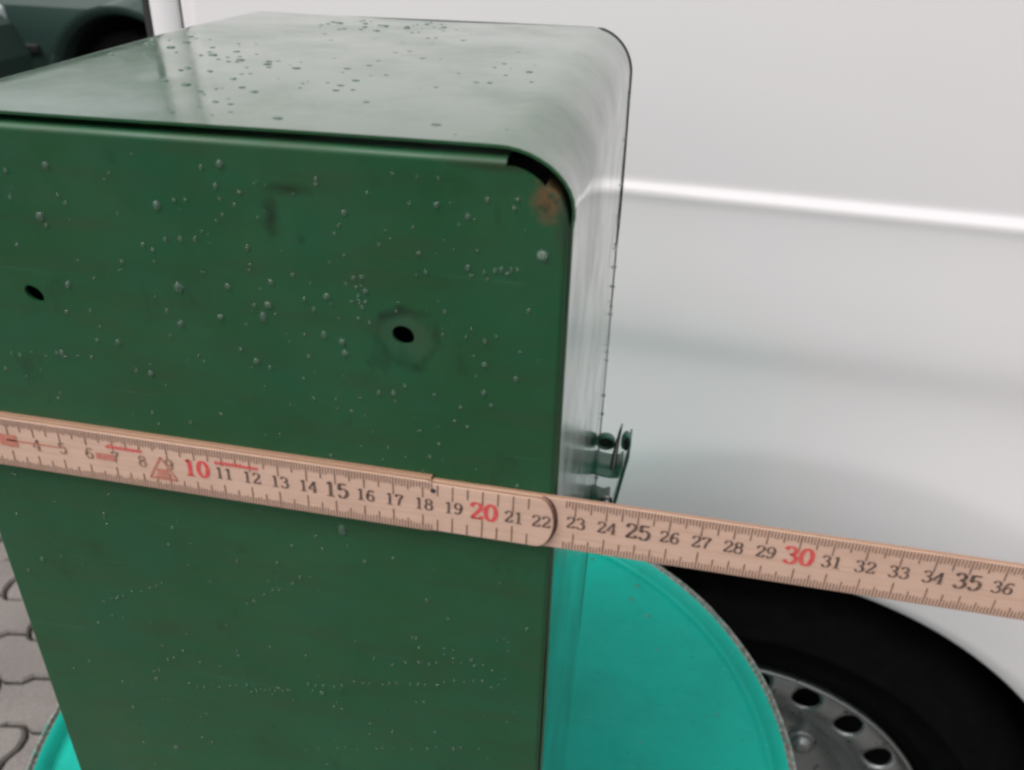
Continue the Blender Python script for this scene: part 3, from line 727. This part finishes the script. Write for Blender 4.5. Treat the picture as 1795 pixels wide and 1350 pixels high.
bm = bmesh.new(); prism(bm, outline_leaf(18.26*CM, 41*CM, 20*CM, (.0107, .0095), (.0104, .0096), False), .0017, .0034, lambda p, t: (p[0], t, p[1]))
leafB = bevel(obj('leaf', bm, WOOD, rul), .0004, 2)
bm = bmesh.new(); prism(bm, [(-.004, -.0100), (18.24*CM, -.0103), (18.24*CM, .0103), (-.004, .0103)], .0017, .0034, lambda p, t: (p[0], t, p[1]))
obj('leaf', bm, WOOD, rul)
# dark pen outline of the rounded end, lower stained edge
bm = bmesh.new()
pts = [(22.35*CM-.0052+.0054*math.cos(R(a)), -.0001+.0098*math.sin(R(a))) for a in range(-86, 87, 4)]
for k in range(len(pts)-1):
    a, b = pts[k], pts[k+1]; w = .0001+.0006*(.5+.5*noise.noise(Vector((a[0]*200, a[1]*200, 0))))
    v = [bm.verts.new(q) for q in ((a[0]-.0001, .0015, a[1]), (a[0]+w+.0005, .0016, a[1]), (b[0]+w+.0005, .0016, b[1]), (b[0]-.0001, .0015, b[1]))]; bm.faces.new(v)
obj('end_pen_line', bm, MARK, rul)
bm = bmesh.new(); lathe(bm, [(.0009, .0001), (.0008, -.00025), (.0002, -.0003)], 14, lambda r, a, d: (18.35*CM+r*math.cos(a), d, .0066+r*math.sin(a))); obj('joint_pin', bm, DARK, rul, True)
# tick marks (flat print)
def tick_mesh(u0, u1, y, wt, wb, xs=None, w2=None):
    bm = bmesh.new()
    k0, k1 = int(round(u0*10)), int(round(u1*10))
    for k in range(k0, k1+1):
        x = k*CM/10; top, bot = (wt, wb)
        if xs and k/10 > xs: top, bot = w2
        L = .0062 if k % 10 == 0 else (.0045 if k % 5 == 0 else .0027); w = .00017 if k % 5 else .00020
        jit = rd.uniform(.85, 1.12)
        for z0, z1 in ((top, top-L*jit), (-bot, -bot+L*jit)):
            if k % 10 == 0 or k % 5 == 0 or not (xs and k/10 > xs):
                bm.faces.new([bm.verts.new(q) for q in ((x-w, y, z0), (x+w, y, z0), (x+w, y, z1), (x-w, y, z1))])
    return bm
t1 = obj('tick_marks', tick_mesh(0, 21.6, -.00012, .0097, .0097, 18.3, (.0091, .0091)), TICKINK, rul); t1['kind'] = 'stuff'
t2 = obj('tick_marks', tick_mesh(22.7, 41, .00158, .0092, .0100), TICKINK, rul); t2['kind'] = 'stuff'
# numerals with thick stems, thin hairlines and serifs
def cat(pts, n=7, closed=False):
    P_ = [Vector((*p, 0)) for p in pts]; out_ = []
    for i in range(len(P_)-1):
        p0 = P_[i-1] if i else P_[0]*2-P_[1]; p3 = P_[i+2] if i+2 < len(P_) else P_[-1]*2-P_[-2]
        for k in range(n):
            t_ = k/n; a, b = P_[i], P_[i+1]
            out_.append(.5*((2*a)+(b-p0)*t_+(2*p0-5*a+4*b-p3)*t_*t_+(3*a-p0-3*b+p3)*t_**3))
    out_.append(P_[-1]); return [(q.x, q.y) for q in out_]
def ell(cx_, cy_2, rx, ry, n=26): return [(cx_+rx*math.cos(2*PI*i/n), cy_2+ry*math.sin(2*PI*i/n)) for i in range(n+1)]
six = [(.50, .80), (.40, .95), (.22, .84), (.11, .50), (.13, .20), (.30, .03), (.49, .17), (.48, .45), (.30, .57), (.13, .40)]
GL = {'0': [ell(.3, .5, .21, .46)],
      '1': [[(.3, .03), (.3, .97)], [(.3, .95), (.13, .84)], [(.10, .03), (.50, .03)]],
      '2': [cat([(.11, .72), (.16, .90), (.32, .96), (.48, .84), (.47, .64), (.30, .38), (.10, .08)]), [(.10, .06), (.50, .06)], [(.50, .06), (.54, .24)], [(.09, .10), (.50, .10)]],
      '3': [cat([(.10, .78), (.16, .92), (.31, .96), (.46, .80), (.42, .60), (.26, .53)]), cat([(.26, .53), (.45, .46), (.52, .26), (.40, .06), (.22, .04), (.08, .20)])],
      '4': [[(.41, .03), (.41, .97)], [(.40, .95), (.04, .30)], [(.04, .28), (.58, .28)], [(.26, .03), (.55, .03)]],
      '5': [[(.14, .94), (.48, .94)], [(.14, .91), (.48, .91)], [(.14, .94), (.12, .52)], cat([(.12, .52), (.28, .62), (.46, .54), (.51, .30), (.40, .07), (.22, .03), (.08, .18)])],
      '6': [cat(six)],
      '7': [[(.09, .74), (.11, .94)], [(.10, .94), (.53, .94)], [(.10, .90), (.52, .90)], [(.52, .92), (.32, .50), (.24, .03)]],
      '8': [ell(.3, .735, .17, .21), ell(.3, .275, .21, .25)],
      '9': [cat([(.6-a, 1-b) for a, b in six])]}
def put(bm, txt, x, z, h, y, bold=1.0, wide=1.15):
    n = len(txt); adv = .60*h*wide; x0_ = x-adv*n/2
    for i, chh in enumerate(txt):
        for st in GL[chh]:
            prev = None
            for k, p in enumerate(st):
                q0, q1 = st[max(0, k-1)], st[min(len(st)-1, k+1)]
                d = Vector((q1[0]-q0[0], q1[1]-q0[1], 0)); d.normalize()
                w = (.030+.055*abs(d.y))*bold; nx_, ny_ = -d.y*w, d.x*w
                pr_ = [bm.verts.new((x0_+i*adv+(p[0]+s*nx_)*h*wide, y, z+(p[1]-.5+s*ny_)*h)) for s in (-1, 1)]
                if prev: bm.faces.new((prev[0], prev[1], pr_[1], pr_[0]))
                prev = pr_
for u in range(1, 42):
    y = -.00014 if u <= 22 else .00156
    big = u % 5 == 0; red = u % 10 == 0
    faint = u < 10
    bm = bmesh.new()
    put(bm, str(u), u*CM+(.0004 if u != 22 else -.0006), .0009+(.0003 if big else 0), .0068 if red else (.0060 if big and u > 9 else .0046), y, 1.1 if red else (1.0 if big else .9))
    obj('printed_number', bm, REDINK if red else (FADED if faint else BLACKINK), rul)
# faded red maker's marks near the low end
def red_rect(bm, x0, x1, z0, z1, y=-.00016): bm.faces.new([bm.verts.new(q) for q in ((x0, y, z0), (x1, y, z0), (x1, y, z1), (x0, y, z1))])
bm = bmesh.new(); red_rect(bm, 2.9*CM, 5.0*CM, .0010, .0016); red_rect(bm, 2.6*CM, 3.3*CM, -.0012, .0036); obj('red_rule_mark', bm, FAINTRED, rul)
for u0, u1, zc in ((6.75, 8.1, .0050), (10.75, 12.2, .0050)):
    bm = bmesh.new(); x = u0*CM
    while x < u1*CM:
        w = rd.uniform(.0006, .0011); hgt = rd.uniform(.0011, .0019)
        bm.faces.new([bm.verts.new(q) for q in ((x, -.00016, zc-.0010), (x+w*.55, -.00016, zc-.0010), (x+w*.75, -.00016, zc-.0010+hgt), (x+w*.2, -.00016, zc-.0010+hgt))])
        red_rect(bm, x, x+w+.0002, zc-.0004, zc+.0002, -.00018); x += w+.00025
    obj('red_script_mark', bm, REDINK, rul)
bm = bmesh.new()
tr_ = [(8.25*CM, -.0052), (9.25*CM, -.0052), (8.75*CM, .0036)]
for a, b in ((0, 1), (1, 2), (2, 0)):
    A, B = Vector((tr_[a][0], 0, tr_[a][1])), Vector((tr_[b][0], 0, tr_[b][1])); d = (B-A).normalized(); nn = Vector((-d.z, 0, d.x))*.00035
    bm.faces.new([bm.verts.new(q+Vector((0, -.00016, 0))) for q in (A-nn, B-nn, B+nn, A+nn)])
red_rect(bm, 8.55*CM, 8.95*CM, -.0036, -.0012); red_rect(bm, 8.45*CM, 9.05*CM, -.0050, -.0040)
obj('red_triangle_mark', bm, FAINTRED, rul)
bm = bmesh.new(); red_rect(bm, 6.3*CM, 7.0*CM, -.0010, .0016); obj('red_rule_mark', bm, FAINTRED, rul)
